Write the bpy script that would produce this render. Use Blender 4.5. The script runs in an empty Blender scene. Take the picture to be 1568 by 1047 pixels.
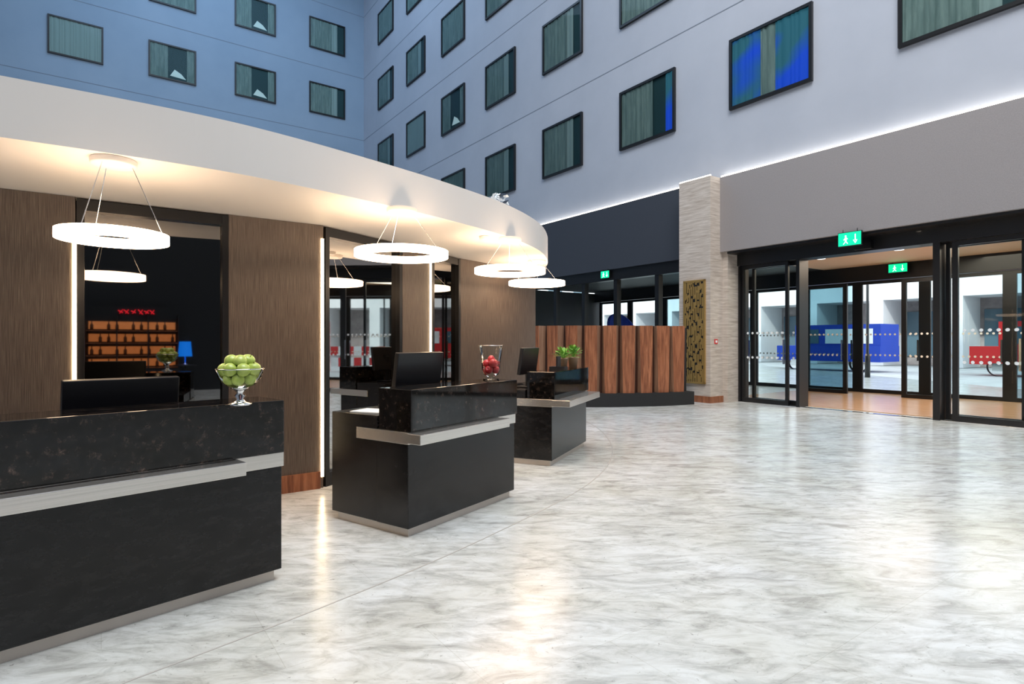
import bpy, bmesh, math, random
from mathutils import Vector, Matrix
random.seed(4)
C=bpy.context.scene.collection
# ---------------------------------------------------------------- materials
def newmat(name):
    m=bpy.data.materials.new(name); m.use_nodes=True
    return m,m.node_tree.nodes,m.node_tree.links,m.node_tree.nodes['Principled BSDF']
def mat(name,col,rough=.5,metal=0,emit=None,es=0,spec=None,coat=0):
    m,n,l,b=newmat(name)
    b.inputs['Base Color'].default_value=(*col,1); b.inputs['Roughness'].default_value=rough
    b.inputs['Metallic'].default_value=metal
    if coat: b.inputs['Coat Weight'].default_value=coat
    if spec is not None: b.inputs['Specular IOR Level'].default_value=spec
    if emit: b.inputs['Emission Color'].default_value=(*emit,1); b.inputs['Emission Strength'].default_value=es
    return m
def noisemat(name,stops,scale=(1,1,1),nscale=5,detail=6,rough=.5,dist=0,bump=0,metal=0,rot=0,nrough=.6,spec=None,coord='Object'):
    m,n,l,b=newmat(name)
    tc=n.new('ShaderNodeTexCoord'); mp=n.new('ShaderNodeMapping'); mp.inputs['Scale'].default_value=scale
    mp.inputs['Rotation'].default_value=(0,0,rot)
    nz=n.new('ShaderNodeTexNoise'); nz.inputs['Scale'].default_value=nscale; nz.inputs['Detail'].default_value=detail
    nz.inputs['Distortion'].default_value=dist; nz.inputs['Roughness'].default_value=nrough
    r=n.new('ShaderNodeValToRGB'); e=r.color_ramp.elements
    e[0].position=stops[0][0]; e[0].color=(*stops[0][1],1); e[1].position=stops[-1][0]; e[1].color=(*stops[-1][1],1)
    for p,c in stops[1:-1]:
        q=e.new(p); q.color=(*c,1)
    l.new(tc.outputs[coord],mp.inputs[0]); l.new(mp.outputs[0],nz.inputs[0]); l.new(nz.outputs[0],r.inputs[0]); l.new(r.outputs[0],b.inputs['Base Color'])
    b.inputs['Roughness'].default_value=rough; b.inputs['Metallic'].default_value=metal
    if spec is not None: b.inputs['Specular IOR Level'].default_value=spec
    if bump:
        bp=n.new('ShaderNodeBump'); bp.inputs['Strength'].default_value=bump; bp.inputs['Distance'].default_value=.01
        l.new(nz.outputs[0],bp.inputs['Height']); l.new(bp.outputs[0],b.inputs['Normal'])
    return m
def glassmat(name,tint,refl=.12,rough=.0):
    m=bpy.data.materials.new(name); m.use_nodes=True; n=m.node_tree.nodes; l=m.node_tree.links; n.clear()
    o=n.new('ShaderNodeOutputMaterial'); t=n.new('ShaderNodeBsdfTransparent'); g=n.new('ShaderNodeBsdfGlossy'); mx=n.new('ShaderNodeMixShader')
    lw=n.new('ShaderNodeLayerWeight'); lw.inputs[0].default_value=refl
    t.inputs[0].default_value=(*tint,1); g.inputs['Roughness'].default_value=rough
    l.new(lw.outputs['Fresnel'],mx.inputs[0]); l.new(t.outputs[0],mx.inputs[1]); l.new(g.outputs[0],mx.inputs[2]); l.new(mx.outputs[0],o.inputs[0])
    return m
M={}
M['wallR']=noisemat('plaster_lavender',[(.3,(.39,.415,.475)),(.7,(.44,.465,.525))],nscale=.6,rough=.75)
M['wallL']=noisemat('plaster_blue',[(.3,(.25,.34,.44)),(.7,(.30,.39,.49))],nscale=.4,rough=.7)
M['seam']=mat('seam_grey',(.20,.23,.28),.8)  # grey-blue strip along the wall panel joints
M['taupe']=noisemat('taupe_wallcovering',[(.3,(.27,.245,.245)),(.7,(.325,.30,.295))],scale=(1,1,1),nscale=60,rough=.8,bump=.15)
M['slate']=noisemat('slate_wallcovering',[(.3,(.034,.040,.054)),(.7,(.045,.052,.068))],nscale=60,rough=.8,bump=.1)
M['brown']=noisemat('brown_fibre_wallcovering',[(.35,(.072,.053,.042)),(.5,(.122,.092,.073)),(.65,(.19,.15,.12))],scale=(95,95,1.8),nscale=2.6,rough=.5,bump=.35)
M['black']=mat('black_metal',(.008,.008,.009),.35)
M['blackm']=mat('black_matte',(.012,.012,.013),.6)
M['mirror']=mat('smoked_mirror',(.42,.41,.40),.02,1)
M['mirrorD']=mat('dark_mirror',(.20,.195,.19),.02,1)
M['white']=mat('white_plaster',(.76,.725,.69),.55)
M['granite']=noisemat('polished_brown_granite',[(.42,(.002,.002,.002)),(.56,(.010,.008,.007)),(.64,(.045,.030,.024)),(.76,(.20,.14,.11))],nscale=24,detail=8,rough=.05,nrough=.75,spec=.5)
M['basalt']=noisemat('honed_black_stone',[(.35,(.003,.003,.0035)),(.7,(.020,.0185,.0185))],scale=(1,1,2.5),nscale=8,detail=9,rough=.2,nrough=.7,spec=.4)
M['steel']=noisemat('brushed_nickel_band',[(.3,(.66,.63,.59)),(.7,(.84,.80,.75))],scale=(1,40,160),nscale=1.5,rough=.27,metal=.9)
M['plinth']=mat('pale_plinth',(.70,.63,.56),.4,.2)
M['wood']=noisemat('walnut_veneer',[(.3,(.16,.050,.022)),(.5,(.30,.105,.046)),(.7,(.46,.18,.085))],scale=(14,14,1),nscale=2,rough=.38,dist=.6)
M['woodL']=noisemat('light_walnut_edge',[(.3,(.22,.11,.065)),(.7,(.38,.22,.14))],scale=(14,14,1),nscale=2,rough=.45,dist=.6)
M['woodD']=mat('dark_walnut_return',(.045,.016,.009),.5)
M['woodF']=noisemat('oak_vestibule_floor',[(.3,(.50,.29,.16)),(.7,(.72,.46,.28))],scale=(1,8,1),nscale=2,rough=.2)
M['stone']=noisemat('travertine_column',[(.3,(.42,.34,.28)),(.5,(.57,.49,.42)),(.7,(.71,.63,.56))],scale=(1.2,1.2,14),nscale=2.2,rough=.5,dist=.4)
M['gold']=mat('bronze_fretwork',(.55,.34,.11),.35,.6)
M['led']=mat('led_warm',(1,.9,.75),.5,0,(1,.74,.44),16)
M['cove']=mat('cove_led',(1,1,.95),.5,0,(1,.92,.80),8)
M['ring']=mat('pendant_diffuser',(1,.95,.9),.5,0,(1,.70,.45),16)
M['chrome']=mat('chrome',(.85,.85,.85),.08,1)
M['glass']=glassmat('clear_glass',(.86,.91,.91),.14)
M['glassB']=glassmat('blue_tinted_glass',(.36,.50,.54),.2)
M['glassT']=glassmat('window_glass',(.74,.84,.84),.15)
M['glassV']=glassmat('vase_glass',(.95,.97,.97),.22)
M['curtain']=noisemat('teal_curtain',[(.3,(.20,.26,.25)),(.7,(.38,.44,.41))],scale=(9,1,1),nscale=1.5,rough=.8)
M['curtain2']=mat('sheer_curtain',(.46,.52,.50),.8)
def bluecurt():  # blue room light put into the curtain's own colour and emission
    m,n,l,b=newmat('blue_glow_curtain'); tc=n.new('ShaderNodeTexCoord'); mp=n.new('ShaderNodeMapping'); mp.inputs['Scale'].default_value=(.9,1,1.0); nz=n.new('ShaderNodeTexNoise'); nz.inputs['Scale'].default_value=1.2; nz.inputs['Detail'].default_value=1
    r=n.new('ShaderNodeValToRGB'); e=r.color_ramp.elements; e[0].position=.42;e[0].color=(.03,.13,.18,1);e[1].position=.62;e[1].color=(.01,.07,.58,1)
    l.new(tc.outputs['Object'],mp.inputs[0]); l.new(mp.outputs[0],nz.inputs[0]); l.new(nz.outputs[0],r.inputs[0]); l.new(r.outputs[0],b.inputs['Base Color']); l.new(r.outputs[0],b.inputs['Emission Color']); b.inputs['Emission Strength'].default_value=.5; b.inputs['Roughness'].default_value=.8
    return m
M['curtainB']=bluecurt()
M['room']=mat('dim_room',(.03,.075,.085),.6)
M['lit']=mat('painted_reflection_patch',(.5,.6,.6),.6,0,(.75,.9,.95),.3)  # glowing patch behind the pane, stands in for reflected light
M['warm']=mat('downlight_warm',(1,.7,.4),.5,0,(1,.6,.3),5)
M['green']=mat('exit_green',(0,.4,.2),.5,0,(.0,.75,.32),1.2)
M['exw']=mat('exit_white',(1,1,1),.5,0,(1,1,1),1.6)
M['applg']=noisemat('green_apple_skin',[(.3,(.30,.42,.05)),(.7,(.60,.68,.18))],nscale=14,rough=.3)
M['applr']=noisemat('red_apple_skin',[(.3,(.42,.01,.015)),(.7,(.70,.05,.06))],nscale=10,rough=.3)
M['leaf']=noisemat('leaf_green',[(.3,(.05,.20,.02)),(.7,(.20,.45,.06))],nscale=14,rough=.5)
M['pot']=mat('clay_pot',(.56,.38,.24),.6)
M['red']=mat('red_paint',(.7,.03,.03),.4)
M['neon']=mat('red_neon',(.8,.02,.02),.5,0,(1,.02,.04),2.5)
M['screen']=mat('monitor_plastic',(.008,.008,.010),.3)
M['logo']=mat('grey_logo',(.5,.5,.52),.4)
M['orange']=noisemat('lit_oak_back',[(.3,(.4,.2,.08)),(.7,(.6,.32,.14))],nscale=4)
b_=M['orange'].node_tree.nodes['Principled BSDF']; b_.inputs['Emission Color'].default_value=(1,.30,.08,1); b_.inputs['Emission Strength'].default_value=1.15
M['blueL']=mat('blue_lampshade',(.02,.2,.8),.6,0,(.0,.22,1),2.2)
M['dark']=mat('dark_partition',(.014,.016,.019),.6)
M['bottle']=mat('bottle_glass',(.10,.04,.02),.1)
M['pave']=noisemat('pavement',[(.3,(.45,.45,.46)),(.7,(.62,.62,.62))],nscale=1.2,rough=.9)
M['facade']=noisemat('facade_render',[(.3,(.66,.67,.69)),(.7,(.80,.80,.81))],nscale=.5,rough=.8)
M['facade2']=noisemat('facade_brick',[(.3,(.24,.21,.21)),(.7,(.38,.34,.33))],nscale=3,rough=.8)
M['fglass']=mat('facade_glazing',(.09,.15,.19),.15)
M['dot']=mat('manifestation_dot',(.9,.92,.92),.6)
M['ceilW']=mat('vestibule_ceiling',(.72,.50,.33),.6)
M['ceilG']=mat('roof_grey',(.22,.25,.30),.8)
M['navy']=mat('navy_fabric',(.015,.06,.45),.8)
M['wallG']=noisemat('grey_wall',[(.3,(.20,.22,.26)),(.7,(.24,.26,.30))],nscale=.5,rough=.8)
# floor
def floormat():
    m,n,l,b=newmat('polished_marble_tile')
    tc=n.new('ShaderNodeTexCoord')
    mp=n.new('ShaderNodeMapping'); mp.inputs['Rotation'].default_value=(0,0,math.radians(-35.4)); l.new(tc.outputs['Object'],mp.inputs[0])
    def layer(rot,sc,stops,det=10,ro=.7,di=.5,off=0):
        q=n.new('ShaderNodeMapping'); q.inputs['Rotation'].default_value=(0,0,math.radians(rot)); q.inputs['Scale'].default_value=sc; q.inputs['Location'].default_value=(off,off,0); l.new(tc.outputs['Object'],q.inputs[0])
        a=n.new('ShaderNodeTexNoise'); a.inputs['Scale'].default_value=1; a.inputs['Detail'].default_value=det; a.inputs['Roughness'].default_value=ro; a.inputs['Distortion'].default_value=di; l.new(q.outputs[0],a.inputs[0])
        r=n.new('ShaderNodeValToRGB'); e=r.color_ramp.elements; e[0].position=stops[0][0]; e[0].color=(*stops[0][1],1); e[1].position=stops[-1][0]; e[1].color=(*stops[-1][1],1)
        for p,c in stops[1:-1]: z=e.new(p); z.color=(*c,1)
        l.new(a.outputs[0],r.inputs[0]); return a,r
    def mul(x,y):
        mx=n.new('ShaderNodeMix'); mx.data_type='RGBA'; mx.blend_type='MULTIPLY'; mx.inputs[0].default_value=1; l.new(x,mx.inputs[6]); l.new(y,mx.inputs[7]); return mx.outputs[2]
    a,r1=layer(20,(3,8,4),[(.36,(.46,.465,.455)),(.47,(.62,.63,.62)),(.58,(.72,.74,.74))],di=1.1)
    a2,r2=layer(-30,(3.5,9,4),[(.36,(.76,.76,.75)),(.48,(.95,.95,.94)),(.55,(1,1,1))],di=1.2,off=7)
    a3,r3=layer(10,(.8,.8,.8),[(.35,(.86,.84,.78)),(.60,(1,1,1))],det=4,ro=.55)
    a4,r4=layer(0,(34,34,34),[(.28,(.60,.59,.57)),(.35,(1,1,1))],det=3)
    c=mul(mul(mul(r1.outputs[0],r2.outputs[0]),r3.outputs[0]),r4.outputs[0])
    br=n.new('ShaderNodeTexBrick'); br.inputs['Scale'].default_value=1; br.inputs['Brick Width'].default_value=1.2; br.inputs['Row Height'].default_value=.6
    br.inputs['Mortar Size'].default_value=.0016; br.inputs['Color1'].default_value=(1,1,1,1); br.inputs['Color2'].default_value=(.965,.965,.96,1); br.inputs['Mortar'].default_value=(.84,.83,.80,1)
    l.new(mp.outputs[0],br.inputs[0])
    l.new(mul(c,br.outputs[0]),b.inputs['Base Color'])
    mr=n.new('ShaderNodeMapRange'); mr.inputs[3].default_value=.15; mr.inputs[4].default_value=.30; l.new(a.outputs[0],mr.inputs[0]); l.new(mr.outputs[0],b.inputs['Roughness'])
    b.inputs['Specular IOR Level'].default_value=.5
    return m
M['floor']=floormat()
# ---------------------------------------------------------------- mesh builder
class B:
    def __init__(s): s.bm=bmesh.new(); s.mats=[]
    def mi(s,m):
        if m not in s.mats: s.mats.append(m)
        return s.mats.index(m)
    def box(s,m,x0,x1,y0,y1,z0,z1):
        i=s.mi(m); v=[s.bm.verts.new((x,y,z)) for z in (z0,z1) for y in (y0,y1) for x in (x0,x1)]
        for f in ((0,2,3,1),(4,5,7,6),(0,1,5,4),(2,6,7,3),(0,4,6,2),(1,3,7,5)):
            s.bm.faces.new([v[k] for k in f]).material_index=i
        return s
    def prism(s,m,pts,z0,z1,smooth=False):
        i=s.mi(m); a=[s.bm.verts.new((p[0],p[1],z0)) for p in pts]; b=[s.bm.verts.new((p[0],p[1],z1)) for p in pts]; n=len(pts)
        for fs in (a[::-1],b):
            f=s.bm.faces.new(fs); f.material_index=i
        for k in range(n):
            f=s.bm.faces.new([a[k],a[(k+1)%n],b[(k+1)%n],b[k]]); f.material_index=i
        return s
    def lathe(s,m,prof,c=(0,0,0),n=32,smooth=True):
        i=s.mi(m); rings=[]
        for r,z in prof:
            if r<1e-5: rings.append([s.bm.verts.new((c[0],c[1],c[2]+z))])
            else: rings.append([s.bm.verts.new((c[0]+r*math.cos(2*math.pi*k/n),c[1]+r*math.sin(2*math.pi*k/n),c[2]+z)) for k in range(n)])
        for a,b in zip(rings,rings[1:]):
            for k in range(n):
                q=(k+1)%n
                if len(a)==1 and len(b)==1: continue
                if len(a)==1: f=s.bm.faces.new([a[0],b[k],b[q]])
                elif len(b)==1: f=s.bm.faces.new([a[k],a[q],b[0]])
                else: f=s.bm.faces.new([a[k],a[q],b[q],b[k]])
                f.material_index=i; f.smooth=smooth
        return s
    def tube(s,m,p,q,r,n=6):
        p=Vector(p);q=Vector(q);d=(q-p).normalized(); u=d.orthogonal().normalized(); w=d.cross(u); i=s.mi(m)
        a=[];b=[]
        for k in range(n):
            o=(u*math.cos(2*math.pi*k/n)+w*math.sin(2*math.pi*k/n))*r
            a.append(s.bm.verts.new(p+o)); b.append(s.bm.verts.new(q+o))
        for k in range(n): 
            f=s.bm.faces.new([a[k],a[(k+1)%n],b[(k+1)%n],b[k]]); f.material_index=i; f.smooth=True
        return s
    def quad(s,m,ps):
        f=s.bm.faces.new([s.bm.verts.new(p) for p in ps]); f.material_index=s.mi(m); return s
    def apple(s,m,c,r,tilt=0):
        prof=[(0,-.80*r),(.25*r,-.88*r),(.6*r,-.72*r),(.9*r,-.3*r),(1.0*r,.15*r),(.88*r,.6*r),(.55*r,.86*r),(.25*r,.84*r),(0,.66*r)]
        st=len(s.bm.verts); s.lathe(m,prof,(0,0,0),16); s.bm.verts.ensure_lookup_table()
        R=Matrix.Rotation(tilt,3,'X')@Matrix.Rotation(tilt*2.3,3,'Y')
        for v in s.bm.verts[st:]: v.co=R@v.co+Vector(c)
        up=R@Vector((0,0,1)); s.tube(M['bottle'],Vector(c)+up*r*.66,Vector(c)+up*r*1.08,r*.05,5)
        return s
    def data(s,name,recalc=True):
        if recalc: bmesh.ops.recalc_face_normals(s.bm,faces=s.bm.faces)
        me=bpy.data.meshes.new(name); s.bm.to_mesh(me); s.bm.free()
        for m in s.mats: me.materials.append(m)
        return me
    def obj(s,name,fr=(0,0,0),z=0,parent=None,bevel=0):
        o=bpy.data.objects.new(name,s.data(name)); C.objects.link(o)
        o.location=(fr[0],fr[1],z); o.rotation_euler=(0,0,fr[2])
        if bevel:
            b=o.modifiers.new('bev','BEVEL'); b.width=bevel; b.segments=2; b.limit_method='ANGLE'
        if parent: o.parent=parent
        return o
def empty(name,fr,z=0):
    o=bpy.data.objects.new(name,None); C.objects.link(o); o.location=(fr[0],fr[1],z); o.rotation_euler=(0,0,fr[2]); return o
rad=math.radians
def fw(fr,x,y):  # frame local -> world
    c,s=math.cos(fr[2]),math.sin(fr[2]); return (fr[0]+c*x-s*y, fr[1]+s*x+c*y)
RW=(4.56,12.5,rad(-54.6)); LW=(-7.59,29.6,rad(35.4))
# ---------------------------------------------------------------- shell
B().box(M['floor'],-30,14,-14,34,-.1,0).obj('floor')
b=B(); b.box(M['wallR'],-21.3,16,0,.3,4.84,21); b.box(M['wallR'],-21.3,-9,0,.3,0,4.84); b.obj('wall_right',RW)
B().box(M['slate'],-9,-.4,-.1,.3,3.2,4.84).obj('wall_right_slate_band',RW)
B().box(M['taupe'],0,16,-.1,.3,3.235,4.84).obj('wall_right_taupe_band',RW)
B().box(M['cove'],-20,-.82,-.10,-.07,4.842,4.868).box(M['cove'],.02,16,-.10,-.07,4.842,4.868).obj('trim_cove_light',RW)
B().box(M['wallR'],10.6,16,0,.3,0,3.235).obj('wall_right_end',RW)
B().box(M['wallL'],-21,.3,0,.3,0,21).obj('wall_far',LW)
B().box(M['wallG'],-21.3,16,-20.3,-20,0,21).obj('wall_left',RW)
B().box(M['wallG'],16,16.3,-20.3,.3,0,21).obj('wall_back',RW)
B().box(M['ceilG'],-21.3,16.3,-20.3,.3,21,21.2).obj('ceiling',RW)
k=1
for z in (8.45,11.6,14.75,17.9):
    B().box(M['seam'],-21,16,-.006,-.001,z,z+.018).obj('trim_%d'%k,RW); k+=1
    B().box(M['seam'],-21,0,-.006,-.001,z,z+.018).obj('trim_%d'%k,LW); k+=1
# facade windows
def winmesh(kind):
    w,h,t=1.76,1.49,.06; b=B()
    b.box(M['room'],t,w-t,-.006,-.001,t,h-t)
    for a in ((0,w,0,t),(0,w,h-t,h),(0,t,t,h-t),(w-t,w,t,h-t)): b.box(M['black'],a[0],a[1],-.065,0,a[2],a[3])
    def curt(m,x0,x1):
        n=int((x1-x0)/.022); i=b.mi(m); pr=None
        for k in range(n+1):
            x=x0+(x1-x0)*k/n; y=-.026+.014*math.sin(k*1.25+math.sin(k*.37)*2)
            q=(b.bm.verts.new((x,y,t)),b.bm.verts.new((x,y,h-t)))
            if pr:
                f=b.bm.faces.new([pr[0],q[0],q[1],pr[1]]); f.material_index=i; f.smooth=True
            pr=q
    if kind==0: curt(M['curtain'],t,w*.62); curt(M['curtain2'],w*.62,w*.78)
    if kind==1: curt(M['curtain'],t,w*.40); curt(M['curtain'],w*.80,w-t); b.quad(M['lit'],[(.78,-.008,.20),(1.38,-.008,.16),(1.2,-.008,.36),(.95,-.008,.50)])
    if kind==2: curt(M['curtain2'],t,w-t)
    if kind==3: curt(M['curtainB'],t,w*.40); curt(M['curtain'],w*.40,w*.58); curt(M['curtainB'],w*.58,w-t)
    if kind==4: curt(M['curtain'],t,w*.62); curt(M['curtainB'],w*.84,w-t)
    if kind==5: curt(M['curtain'],t,w-t)
    b.quad(M['glassT'],[(t,-.05,t),(w-t,-.05,t),(w-t,-.05,h-t),(t,-.05,h-t)])
    return b.data('window_mesh_%d'%kind)
WM=[winmesh(i) for i in range(6)]
wn=1
def addwin(fr,x,z,kind):
    global wn
    o=bpy.data.objects.new('window_%d'%wn,WM[kind]); wn+=1; C.objects.link(o)
    p=fw(fr,x,0); o.location=(p[0],p[1],z); o.rotation_euler=(0,0,fr[2])
rows=(6.23,9.38,12.5,15.65,18.8)
for ri,z in enumerate(rows[:4]):
    for kk in range(-2,8):
        x=3.39-3.2*kk; kind=[0,5,2,0,5,0,1][(kk*3+ri*5)%7]
        if ri==0 and kk==1: kind=3
        if ri==0 and kk==2: kind=4
        if ri==0 and kk in(0,3,4): kind=0
        if x+1.76<16: addwin(RW,x,z,kind)
for ri,z in enumerate((3.1,6.2,9.35,12.45,15.6)):
    for kk in range(6):
        kind=[1,0,1,5,2,0][kk] if ri!=4 else [0,1,5,1,0,1][kk]
        if ri==3: kind=[0,1,1,2,1,0][kk]
        addwin(LW,-2.75-3.3*kk,z,kind)
# column
b=B(); b.box(M['stone'],-.81,0,-.44,.3,.14,4.83); b.box(M['wood'],-.825,.015,-.455,.3,0,.14)
b.box(M['stone'],0,.12,-.0,.5,0,3.235)
b.box(M['cove'],-.80,0,-.44,-.41,4.83,4.85)
b.obj('stone_column',RW)
# fretwork panel on column
b=B(); b.box(M['blackm'],-.65,-.13,-.465,-.442,.42,2.62)
for a in ((-.67,-.11,.40,.44),(-.67,-.11,2.60,2.64),(-.67,-.63,.40,2.64),(-.15,-.11,.40,2.64)): b.box(M['gold'],a[0],a[1],-.48,-.442,a[2],a[3])
for i in range(9):
    x=-.625+i*.054; z=.44
    while z<2.6:
        ln=random.uniform(.12,.42); z1=min(z+ln,2.6)
        b.box(M['gold'],x,x+.034,-.476,-.465,z,z1)
        if i<8: 
            zz=random.uniform(z,z1); b.box(M['gold'],x+.03,x+.058,-.475,-.466,zz,min(zz+random.uniform(.04,.16),2.6))
        z=z1+random.uniform(.03,.08)
b.obj('fretwork_panel',RW)
B().box(M['red'],.001,.014,-.30,-.2,1.26,1.36).box(M['dot'],.014,.016,-.28,-.22,1.285,1.335).obj('fire_call_point',RW)
# ---------------------------------------------------------------- entrance doors
def leaf(b,x0,x1,y,z1,m=.06,g='glass'):
    b.box(M['black'],x0,x0+m,y-.03,y+.03,0,z1); b.box(M['black'],x1-m,x1,y-.03,y+.03,0,z1)
    b.box(M['black'],x0+m,x1-m,y-.03,y+.03,0,.10); b.box(M['black'],x0+m,x1-m,y-.03,y+.03,z1-.08,z1)
    b.quad(M[g],[(x0+m,y,.1),(x1-m,y,.1),(x1-m,y,z1-.08),(x0+m,y,z1-.08)])
    n=int((x1-x0-2*m)/.11)
    for z in (.97,1.49):
        for k in range(n):
            x=x0+m+.08+k*.11
            if x>x1-m-.03: break
            i=b.mi(M['dot']); f=b.bm.faces.new([b.bm.verts.new((x+.026*math.cos(a*math.pi/5),y-.004,z+.026*math.sin(a*math.pi/5))) for a in range(10)]); f.material_index=i
def door(n,x0,x1,y,z1=2.95,m=.06,g='glass'):
    b=B(); leaf(b,x0,x1,y,z1,m,g); b.box(M['chrome'],x1-m-.02,x1-m+.01,y-.09,y-.06,.85,1.35); b.obj('door_%d'%n,RW)
door(1,.17,1.22,.45); door(2,.32,1.41,.62); door(3,3.86,4.90,.62); door(4,4.0,5.4,.45,2.95,.08); door(5,5.4,6.9,.45); door(6,6.9,8.4,.45); door(7,8.4,10.4,.45)
b=B(); b.box(M['black'],.12,10.5,.34,.70,2.95,3.20); b.box(M['black'],.12,10.5,-.02,.34,3.19,3.235)
b.box(M['black'],.12,.17,.38,.7,0,2.95); b.box(M['black'],1.42,1.49,.36,.7,0,2.95); b.box(M['black'],3.75,3.85,.36,.7,0,2.95)
b.box(M['chrome'],.12,10.4,.38,.5,0,.006)
b.box(M['black'],2.55,2.85,.24,.34,2.98,3.1)
b.obj('door_frame_entrance',RW)
# lounge glazing left of column
b=B(); b.box(M['black'],-9,-.8,-.05,.15,2.92,3.2); 
for x in (-9,-7.0,-5.7,-4.47,-3.24,-1.86): b.box(M['black'],x,x+.12,-.03,.12,0,2.95)
b.quad(M['glass'],[(-9,.04,0),(-.8,.04,0),(-.8,.04,2.93),(-9,.04,2.93)])
b.obj('door_frame_lounge',RW)
# space behind
B().box(M['woodF'],-.6,9.5,.7,5.0,0,.012).obj('floor_vestibule',RW)
B().box(M['ceilW'],-.3,10.5,.31,5.3,3.24,3.34).obj('ceiling_vestibule',RW)
B().box(M['dark'],-9.3,-.3,.31,5.3,3.24,3.34).obj('ceiling_lounge',RW)
B().box(M['dark'],-9.3,-9.2,.3,5.3,0,3.2).obj('wall_lounge_end',RW)
B().box(M['dark'],10.5,10.6,.3,5.3,0,3.2).obj('wall_vestibule_end',RW)
dn=8
xs=[-9,-7.4,-5.8,-4.2,-2.4,-.85,.52,2.02,3.6,5.2,6.8,8.4,10.4]
for a,c in zip(xs,xs[1:]): door(dn,a,c,5.05,2.85,.12,'glassB' if a in(-.85,-5.8,3.6) else 'glass'); dn+=1
B().box(M['black'],-9.2,10.5,4.95,5.2,2.86,3.24).obj('door_frame_street',RW)
# inner lobby leaves standing part open between the two door lines
door(20,-.55,.65,4.2,2.75,.10,'glassB'); door(21,1.85,2.75,4.2,2.75,.10)
b=B()
for x in (.8,2.4,4.0,5.6): b.lathe(M['exw'],[(0,0),(.09,0),(.09,.02)],(x,2.6,3.215),16)
b.obj('ceiling_downlights',RW)
# street
B().box(M['pave'],-40,40,5.2,60,-.15,-.02).obj('street_pavement',RW)
b=B(); b.box(M['facade'],-40,40,24,34,3.6,16); b.box(M['facade2'],-40,40,26.5,34,0,3.6)
for i in range(-10,12):
    b.box(M['facade'],i*3.6,i*3.6+.7,24,26.5,0,3.6)
    if i%3: b.box(M['fglass'],i*3.6+.9,i*3.6+3.4,26.4,26.5,.5,3.0)
    for j in range(3): b.box(M['fglass'],i*3.6+.5,i*3.6+2.4,23.9,24,4.6+j*3.3,6.4+j*3.3)
b.obj('street_building',RW)
b=B()
for i in range(10): b.box(M['red'] if i%2 else M['dot'],6.0+i*.35,6.0+(i+1)*.35,11,11.15,.7,1.1); b.box(M['red'] if i%2==0 else M['dot'],6.0+i*.35,6.0+(i+1)*.35,11,11.15,.2,.6)
b.box(M['red'],9.6,9.9,10.9,11.2,0,2.2); b.box(M['red'],5.8,5.95,10.9,11.2,0,1.2)
b.obj('street_barrier',RW)
def van(x,y,mm):
    b=B()
    b.box(mm,-.0,4.6,0,1.9,.45,1.15); b.box(mm,.9,4.6,.05,1.85,1.15,2.1); b.box(M['fglass'],1.1,2.0,.03,.05,1.25,1.9); b.box(M['fglass'],.85,.9,.2,1.7,1.2,1.95); b.box(M['dot'],2.3,4.3,.03,.05,1.25,1.9)
    for xx in (.9,3.7):
        b.tube(M['blackm'],(xx,-.02,.36),(xx,.2,.36),.36,20); b.prism(M['chrome'],[(xx-.18,-.03),(xx+.18,-.03),(xx+.18,-.02),(xx-.18,-.02)],.2,.5)
    p=fw(RW,x,y); b.obj('street_van',(p[0],p[1],RW[2]),-.02)
van(-.6,17,M['red']); van(-8,16,M['navy'])
b=B()
for k in range(3): b.lathe(M['red'],[(.18,0),(.18,.04),(.10,.05),(.03,.65),(0,.65)],(k*.9,0,0),14); b.lathe(M['dot'],[(.088,.2),(.066,.38)],(k*.9,0,0),14)
p=fw(RW,3.3,9.5); b.obj('traffic_cones',(p[0],p[1],RW[2]),-.02)
def streetlamp(x,y):
    b=B(); b.lathe(M['black'],[(0,0),(.09,0),(.09,.8),(.05,.9),(.04,5.5),(0,5.5)],n=12); b.tube(M['black'],(0,0,5.4),(1.0,0,5.7),.035); b.box(M['black'],.8,1.4,-.08,.08,5.68,5.76)
    p=fw(RW,x,y); b.obj('street_lamp',(p[0],p[1],RW[2]),-.02)
streetlamp(-2.2,12); streetlamp(2.9,14.5); streetlamp(8,14.5)
def exit_sign(x,y,z,w=.34,h=.2):
    b=B(); b.box(M['black'],0,w,-.01,.03,0,h); b.box(M['green'],.01,w-.01,-.014,-.01,.01,h-.01)
    s=h/.2; cx=w*.34
    b.box(M['exw'],cx-.014,cx+.014,-.016,-.014,.07*s,.13*s); b.lathe(M['exw'],[(0,0),(.014,.0),(.014,.014),(0,.022)],(cx,-.016,.14*s),8)
    for p,q in (((cx,.07*s),(cx-.04,.03*s)),((cx,.07*s),(cx+.035,.035*s)),((cx,.12*s),(cx-.035,.09*s)),((cx,.12*s),(cx+.035,.10*s))): b.tube(M['exw'],(p[0],-.016,p[1]),(q[0],-.016,q[1]),.006,5)
    ax=w*.74; b.box(M['exw'],ax-.007,ax+.007,-.016,-.014,.07*s,.16*s)
    b.tube(M['exw'],(ax,-.016,.035*s),(ax-.03,-.016,.08*s),.006,5); b.tube(M['exw'],(ax,-.016,.035*s),(ax+.03,-.016,.08*s),.006,5)
    b.tube(M['black'],(w*.2,0.01,h),(w*.2,.01,h+.05),.006); b.tube(M['black'],(w*.8,0.01,h),(w*.8,.01,h+.05),.006)
    p=fw(RW,x,y); return b.obj('exit_sign',(p[0],p[1],RW[2]),z)
exit_sign(2.47,-.15,3.0,.40,.25); exit_sign(1.35,4.75,2.98,.42,.22); exit_sign(-3.62,-.12,2.98,.32,.20)
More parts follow.
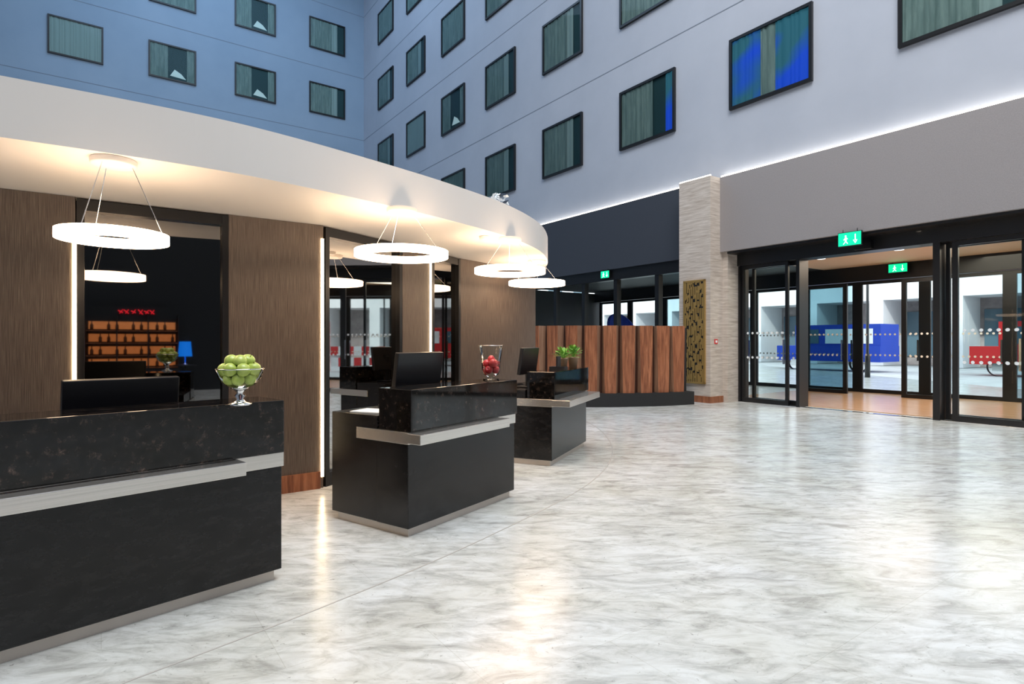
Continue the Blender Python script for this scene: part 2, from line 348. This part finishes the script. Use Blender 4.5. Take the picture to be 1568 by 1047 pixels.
# ---------------------------------------------------------------- walnut slat screen
def catmull(P,n=8):
    out=[]
    for i in range(len(P)-1):
        p0=P[max(i-1,0)];p1=P[i];p2=P[i+1];p3=P[min(i+2,len(P)-1)]
        for k in range(n):
            t=k/n; out.append(tuple(.5*((2*p1[j])+(-p0[j]+p2[j])*t+(2*p0[j]-5*p1[j]+4*p2[j]-p3[j])*t*t+(-p0[j]+3*p1[j]-3*p2[j]+p3[j])*t**3) for j in (0,1)))
    out.append(P[-1]); return out
def resample(P,step):
    out=[P[0]]; acc=0
    for a,b in zip(P,P[1:]):
        L=math.dist(a,b); d=step-acc
        while d<=L:
            t=d/L; out.append((a[0]+(b[0]-a[0])*t,a[1]+(b[1]-a[1])*t)); d+=step
        acc=(L-(d-step))
    return out
sc=catmull([(-.6,12.5),(.51,11.95),(1.52,11.72),(2.75,11.85),(3.72,12.22)],12)
pts=resample(sc,.37); b=B()
for a,c in zip(pts,pts[1:]):
    dx,dy=c[0]-a[0],c[1]-a[1]; L=math.hypot(dx,dy); ux,uy=dx/L,dy/L; nx,ny=uy,-ux
    P=lambda s,o:(a[0]+ux*s+nx*o,a[1]+uy*s+ny*o)
    i=b.mi(M['wood']); i2=b.mi(M['woodL']); i3=b.mi(M['woodD'])
    lo=[P(.0,.0),P(.02,.13),P(.24,.17),P(.31,.02),P(.37,.0),P(.37,-.05),P(0,-.05)]; hi=[P(0,.0),P(.0,.10),P(.24,.20),P(.33,.02),P(.37,.0),P(.37,-.05),P(0,-.05)]
    A=[b.bm.verts.new((*p,.26)) for p in lo]; D=[b.bm.verts.new((*p,1.63)) for p in hi]
    for fs in (A[::-1],D): b.bm.faces.new(fs).material_index=i
    for k in range(7):
        q=(k+1)%7
        b.bm.faces.new([A[k],A[q],D[q],D[k]]).material_index={0:i2,2:i2,3:i3}.get(k,i)
def ribbon(P,o0,o1):
    f=[];g=[]
    for i,p in enumerate(P):
        q=P[min(i+1,len(P)-1)]; r=P[max(i-1,0)]; dx,dy=q[0]-r[0],q[1]-r[1]; L=math.hypot(dx,dy); nx,ny=dy/L,-dx/L
        f.append((p[0]+nx*o0,p[1]+ny*o0)); g.append((p[0]+nx*o1,p[1]+ny*o1))
    return f,g
def ribbonprism(b,m,P,o0,o1,z0,z1):
    f,g=ribbon(P,o0,o1); i=b.mi(m); V=[[b.bm.verts.new((*p,z)) for p in arr] for arr,z in ((f,z0),(g,z0),(g,z1),(f,z1))]
    n=len(P)
    for k in range(n-1):
        for a in range(4):
            q=(a+1)%4; b.bm.faces.new([V[a][k],V[a][k+1],V[q][k+1],V[q][k]]).material_index=i
    b.bm.faces.new([V[a][0] for a in range(4)]).material_index=i; b.bm.faces.new([V[a][-1] for a in range(3,-1,-1)]).material_index=i
ribbonprism(b,M['blackm'],sc,-.06,.20,0,.27)
ribbonprism(b,M['blackm'],sc,-.16,-.05,.27,1.60)
b.obj('walnut_slat_screen')
# navy armchair behind lounge glazing
p=fw(RW,-4.3,1.5); b=B(); b.box(M['navy'],-.4,.4,-.4,.25,.25,.55)
i=b.mi(M['navy']); N=18; rr=[]
for k in range(N+1):
    a=-.25+ (math.pi+.5)*k/N; hgt=.75+1.40*math.sin(max(0,min(math.pi,math.pi*k/N)))**.5
    rr.append([b.bm.verts.new((r*math.cos(a),.05+r*.9*math.sin(a),z)) for r,z in ((.5,.28),(.5,hgt),(.42,hgt),(.42,.28))])
for u,v in zip(rr,rr[1:]):
    for k in range(4): b.bm.faces.new([u[k],v[k],v[(k+1)%4],u[(k+1)%4]]).material_index=i
for x in(-.3,.3):
    for y in (-.3,.2): b.tube(M['chrome'],(x,y,0),(x,y,.28),.02)
b.obj('high_back_armchair',(p[0],p[1],rad(20)))
# ---------------------------------------------------------------- reception back wall
SOF=2.34
BW=(-1.685,5.16,rad(35.15))
def panel(b,x0,x1): b.box(M['brown'],x0,x1,0,.14,0,SOF)
b=B(); panel(b,-4.6,-1.768); panel(b,-.768,0); b.box(M['blackm'],-4.6,0,.14,.22,0,SOF)
b.box(M['led'],-1.785,-1.762,-.008,.10,.1,SOF-.25); b.box(M['led'],-.022,.003,-.008,.003,.1,SOF-.12)
b.obj('wall_reception_near',BW)
def mirror(name,fr,x0,x1,m,yy=.10):
    b=B(); f=.045
    b.box(M['black'],x0,x0+f,.0,yy+.04,0,SOF-.01); b.box(M['black'],x1-f,x1,-.005,yy+.04,0,SOF-.01)
    b.box(M['black'],x0+f,x1-f,.0,yy+.04,SOF-.09,SOF-.01); b.box(M['black'],x0+f,x1-f,.0,yy+.04,0,.12)
    b.box(m,x0+f,x1-f,yy-.03,yy+.03,.12,SOF-.09)
    b.obj(name,fr)
mirror('wall_mirror',BW,-1.76,-.77,M['mirrorD'],.08)
B().box(M['wood'],-4.6,-1.77,-.02,0,0,.15).box(M['wood'],-.76,-.03,-.02,0,0,.15).obj('baseboard_reception',BW)
def segframe(p,q): return (p[0],p[1],math.atan2(q[1]-p[1],q[0]-p[0])), math.dist(p,q)
W1=(-1.685,5.16);Wa=(-1.16,6.13);Wb=(-.92,6.57);Wc=(-.64,7.2);Wd=(.35,8.6)
fr,L=segframe(W1,Wa); mirror('wall_mirror.001',fr,.03,L-.01,M['mirror'],.08); B().box(M['blackm'],-.12,L,.14,.22,0,SOF).obj('wall_reception_bay',fr)
fr,L=segframe(Wa,Wb); b=B(); b.box(M['brown'],0,L,0,.14,0,SOF); b.box(M['led'],L-.022,L+.003,-.008,.003,.1,SOF-.12); b.obj('wall_reception_pier',fr)
fr,L=segframe(Wb,Wc); mirror('wall_mirror.002',fr,.03,L-.01,M['mirrorD'],.08)
fr,L=segframe(Wc,Wd); B().box(M['brown'],0,L,0,.2,0,SOF).obj('wall_reception_far',fr)
B().box(M['wood'],0,L,-.02,0,0,.15).obj('baseboard_far',fr)
# canopy
front=catmull([(-5.2,1.45),(-3.4,2.45),(-2.60,2.94),(-1.88,3.43),(-1.446,3.83),(-.924,4.44),(-.477,5.03),(-.026,5.75),(.305,6.57),(.45,7.36),(.47,8.0),(.40,8.75)],6)
back=[(.25,9.1),(-.3,9.0),(-1.3,7.6),(-2.2,5.8),(-3.6,4.6),(-5.9,3.0)]
b=B(); b.prism(M['white'],front+back,SOF+.002,2.655); 
b.obj('reception_canopy')
b=B(); b.lathe(M['white'],[(0,-.03),(.05,-.03),(.055,0)],(-.27,5.7,SOF),20); b.obj('smoke_detector')
b=B(); rnd=random.Random(8)
for k in range(22):
    c=Vector((rnd.uniform(-.08,.08),rnd.uniform(-.08,.08),rnd.uniform(.03,.13))); u=Vector((rnd.uniform(-1,1),rnd.uniform(-1,1),rnd.uniform(-1,1))).normalized(); v=u.orthogonal().normalized()
    c.z=max(c.z,.05); b.quad(M['dot'] if k%2 else M['chrome'],[c+u*.045,c+v*.025,c-u*.045,c-v*.025])
b.obj('crystal_ornament',(-.14,5.8,0),2.655)
# pendants
def pendant(x,y,z,R):
    e=empty('ring_pendant_lamp',(x,y,0),z)
    b=B(); r=R-.075; h=.05
    b.lathe(M['ring'],[(R,-h/2),(R,h/2-.006)],n=64); b.lathe(M['ring'],[(r,-h/2),(R,-h/2)],n=64); b.lathe(M['ring'],[(r,h/2-.006),(r,-h/2)],n=64)
    b.obj('diffuser',parent=e)
    b=B(); b.lathe(M['ring'],[(r,h/2-.006),(r,h/2),(R,h/2),(R,h/2-.006)],n=64,smooth=False); b.obj('rim',parent=e)
    b=B(); t=SOF-z; b.lathe(M['white'],[(0,-.032),(.105,-.032),(.115,-.026),(.115,0)],(0,0,t),32); b.obj('ceiling_rose',parent=e)
    b=B()
    for k in range(3):
        a=k*2*math.pi/3+.5; b.tube(M['chrome'],(.09*math.cos(a),.09*math.sin(a),t-.03),((R-.03)*math.cos(a),(R-.03)*math.sin(a),h/2),.0025,5)
    b.obj('suspension_wires',parent=e)
    return e
pendant(-2.28,3.31,1.90,.275); pendant(-.86,4.51,1.985,.36); pendant(-.02,5.79,2.01,.355); pendant(.318,7.4,2.05,.36)
# ---------------------------------------------------------------- desks
def desk(fr,L,ledge=.12,worktop=.79,cut=.24):
    e=empty('reception_desk',fr)
    B().box(M['plinth'],.03,L-.03,.03,.74,0,.065).obj('plinth',parent=e)
    B().box(M['basalt'],0,L,0,.30,.06,.62).obj('base',parent=e,bevel=.004)
    B().box(M['basalt'],.005,L-.005,.30,.78,.06,worktop).obj('worktop',parent=e,bevel=.004)
    B().box(M['steel'],-.008,L+.008,-.008,.5,.622,.70).obj('band',parent=e,bevel=.002)
    B().box(M['steel'],-.01,L-cut,-ledge,.0,.628,.695).obj('ledge',parent=e,bevel=.003)
    B().box(M['granite'],0,L,-.03,.28,.70,.985).obj('counter',parent=e,bevel=.005)
    return e
D1=(-2.55,1.77,rad(47.3)); D2=(-.686,3.82,rad(55.7)); D3=(.415,6.02,rad(67))
desk(D1,1.90); desk(D2,1.25); desk(D3,1.31,.20,cut=.1)
def monitor(fr,x,y,z,top,rot=0,w=.50):
    p=fw(fr,x,y); e=empty('computer_monitor',(p[0],p[1],fr[2]+rot),z)
    h=top-z; b=B(); b.box(M['screen'],-w/2,w/2,-.02,.02,h-.30,h); o=b.obj('display',parent=e,bevel=.006); o.rotation_euler=(rad(8),0,0)
    B().box(M['logo'],-.03,.03,-.046,-.04,h-.19,h-.155).box(M['screen'],-.07,.07,-.044,-.02,h-.25,h-.1).obj('back_hump',parent=e)
    B().box(M['screen'],-.03,.03,-.04,-.015,0,h-.12).box(M['screen'],-.12,.12,-.10,.09,0.001,.012).obj('stand',parent=e,bevel=.004)
monitor(D1,1.27,.50,.791,1.115,0,.52); monitor(D2,.52,.44,.791,1.225); monitor(D3,.40,.46,.791,1.24,0.0)
for fr,x in ((D1,1.2),(D2,.6),(D3,.5)):
    p=fw(fr,x,.66); b=B(); b.box(M['screen'],-.2,.2,-.06,.06,0,.018)
    for r in range(4):
        for c in range(12): b.box(M['blackm'],-.185+c*.031,-.16+c*.031,-.05+r*.026,-.03+r*.026,.018,.023)
    b.obj('keyboard',(p[0],p[1],fr[2]),.791)
p=fw(D2,.16,.5); B().box(M['dot'],-.1,.1,-.14,.14,0,.008).obj('paper_sheet',(p[0],p[1],D2[2]+.2),.791)
# apple bowl
p=(-1.365,2.90); e=empty('green_apple_bowl',(p[0],p[1],0),.985)
b=B(); b.lathe(M['chrome'],[(0,.0),(.055,0),(.055,.006),(.03,.014),(.016,.03),(.026,.045),(.014,.06),(.03,.078),(.045,.085),(0,.085)],n=32); b.obj('pedestal',parent=e)
b=B(); b.lathe(M['glassV'],[(.03,.085),(.07,.10),(.098,.135),(.112,.18)],n=36); b.lathe(M['chrome'],[(.1125,.178),(.114,.182),(.1105,.183)],n=36); b.obj('bowl',parent=e)
b=B()
for i in range(5): a=i*1.256; b.apple(M['applg'],(.05*math.cos(a),.05*math.sin(a),.128),.031,a)
for i in range(7): a=i*.9; b.apple(M['applg'],(.070*math.cos(a),.070*math.sin(a),.178),.034,a*.4)
b.apple(M['applg'],(0,0,.17),.034,.2)
for i in range(4): a=i*1.57+.5; b.apple(M['applg'],(.036*math.cos(a),.036*math.sin(a),.219),.034,a*.5)
b.obj('apples',parent=e)
# vase with red apples
p=fw(D2,1.10,.13); e=empty('red_apple_vase',(p[0],p[1],0),.985)
b=B(); b.lathe(M['glassV'],[(0,.0),(.065,0),(.07,.008),(.03,.02),(.03,.03),(.06,.045),(.074,.08),(.082,.18),(.10,.285)],n=36); b.lathe(M['chrome'],[(.10,.284),(.102,.287),(.098,.288)],n=36); b.obj('vase',parent=e)
b=B()
for i in range(3): a=i*2.09; b.apple(M['applr'],(.036*math.cos(a),.036*math.sin(a),.082),.034,a)
for i in range(3): a=i*2.09+1; b.apple(M['applr'],(.038*math.cos(a),.038*math.sin(a),.138),.035,a)
b.apple(M['applr'],(0,.01,.17),.033,.4)
b.obj('apples',parent=e)
# potted plants
def plant(x,y,z,s=1):
    e=empty('potted_plant',(x,y,random.random()*3),z)
    b=B(); b.lathe(M['pot'],[(0,0),(.04*s,0),(.055*s,.10*s),(.06*s,.10*s),(.06*s,.115*s),(.05*s,.115*s),(.048*s,.10*s),(0,.10*s)],n=20); b.obj('pot',parent=e)
    b=B()
    for i in range(56):
        a=random.uniform(0,6.28); el=random.uniform(.2,1.4); ln=random.uniform(.05,.12)*s
        o=Vector((0,0,.10*s)); d=Vector((math.cos(a)*math.cos(el),math.sin(a)*math.cos(el),math.sin(el))); t=o+d*ln
        b.tube(M['leaf'],o,t,.0015,4)
        w=Vector((-math.sin(a),math.cos(a),0))*.020*s; fwd=(d+Vector((0,0,-.35))).normalized()*.045*s
        b.quad(M['leaf'],[t-fwd*.3,t+w+fwd*.3,t+fwd,t-w+fwd*.3])
    b.obj('foliage',parent=e)
q=fw(D3,1.18,.13); plant(q[0],q[1],.985,1.15); q=fw(D3,.93,.18); plant(q[0],q[1],.985,1.1)
q=fw(D3,.70,.16); b=B(); b.prism(M['screen'],[(-.07,-.09),(.07,-.09),(.07,.09),(-.07,.09)],0,.03); b.prism(M['screen'],[(-.06,-.01),(.06,-.01),(.06,.01),(-.06,.01)],.03,.15); b.obj('payment_terminal',(q[0],q[1],D3[2]),.985)
# floor border inlay along the desks
b=B(); P=catmull([(-2.4,1.2),(-1.0,2.75),(-.1,3.95),(.75,5.4),(1.2,6.9),(1.3,8.6),(1.1,10.2)],10)
ribbonprism(b,mat('inlay_grey',(.46,.44,.41),.3),P,-.005,.005,0,.0015); b.obj('trim_floor_inlay')
# ---------------------------------------------------------------- lounge side behind the camera (seen in mirrors)
BB=(4.37,-5.2,rad(216.9))
b=B(); b.box(M['dark'],-1.0,1.0,.0,.35,0,.62); b.box(M['dark'],-1.0,1.0,.30,.36,.62,2.2)
for k in range(4):
    z=.66+k*.31; b.box(M['orange'],-.92,.92,.27,.30,z+.03,z+.22); b.box(M['wood'],-.98,.98,.02,.28,z-.02,z)
    for j in range(11): 
        if (j+k)%3: b.lathe(M['bottle'],[(0,0),(.035,0),(.035,.13),(.012,.17),(.012,.22),(0,.22)],(-.85+j*.17,.14,z),10)
for j,(a,c) in enumerate(((-.45,.05),(-.33,.12),(-.2,.02),(-.05,.14),(.1,.06),(.22,.12))): b.tube(M['neon'],(a,.27,2.0+c*.3),(a+.10,.27,2.13-c*.3),.013); b.tube(M['neon'],(a,.27,2.12),(a+.07,.27,2.02),.010)
for x in (-1.0,-.33,.33,.97): b.box(M['dark'],x,x+.03,.0,.3,.62,2.0)
b.obj('back_bar_shelf',BB)
B().box(M['dark'],-9,9,.5,.7,0,6).obj('wall_lounge_partition',BB)
p=(4.3,-3.4); b=B(); b.lathe(M['dark'],[(0,0),(.2,0),(.2,.02),(.03,.03),(.03,.72),(.25,.73),(.25,.76),(0,.76)],n=24); b.obj('side_table',(p[0],p[1],0))
b=B(); b.lathe(M['chrome'],[(0,0),(.07,0),(.07,.015),(.012,.02),(.012,.25)],n=20); b.lathe(M['blueL'],[(.15,.2),(.12,.55)],n=28); b.obj('table_lamp',(p[0],p[1],0),.76)
# ---------------------------------------------------------------- lights
def area(name,loc,size,power,col,target=None,sy=None):
    d=bpy.data.lights.new(name,'AREA'); d.shape='RECTANGLE'; d.size=size; d.size_y=sy or size; d.energy=power; d.color=col
    o=bpy.data.objects.new(name,d); C.objects.link(o); o.location=loc
    if target: o.rotation_euler=(Vector(target)-Vector(loc)).to_track_quat('-Z','Y').to_euler()
    return o
area('skylight_near',(2.5,1.5,17),11,3650,(.97,.985,1),(4,5,0))
area('skylight_far',(-9,18,20),12,1500,(.50,.72,1.0),(-9,20,0))
c=fw(RW,3.5,2.8); area('vestibule_fill',(c[0],c[1],3.18),4,180,(1,.84,.66),(c[0],c[1],0),3)  # last area: added warm fill that brightens the dim vestibule floor
d=bpy.data.lights.new('sun','SUN'); d.energy=5; d.angle=.05; d.color=(1,.97,.92); o=bpy.data.objects.new('sun',d); C.objects.link(o)
o.rotation_euler=Vector((.6,.75,-.75)).to_track_quat('-Z','Y').to_euler()
w=bpy.data.worlds.new('world'); bpy.context.scene.world=w; w.use_nodes=True
w.node_tree.nodes['Background'].inputs[0].default_value=(.86,.94,1,1); w.node_tree.nodes['Background'].inputs[1].default_value=2.9
# ---------------------------------------------------------------- camera
cd=bpy.data.cameras.new('camera'); cam=bpy.data.objects.new('camera',cd); C.objects.link(cam)
cam.location=(0,0,1.3); cam.rotation_euler=(rad(90),0,0); cd.sensor_width=36; cd.lens=36*885/1568; cd.clip_start=.05; cd.clip_end=300
bpy.context.scene.camera=cam
bpy.context.scene.view_settings.view_transform='Standard'
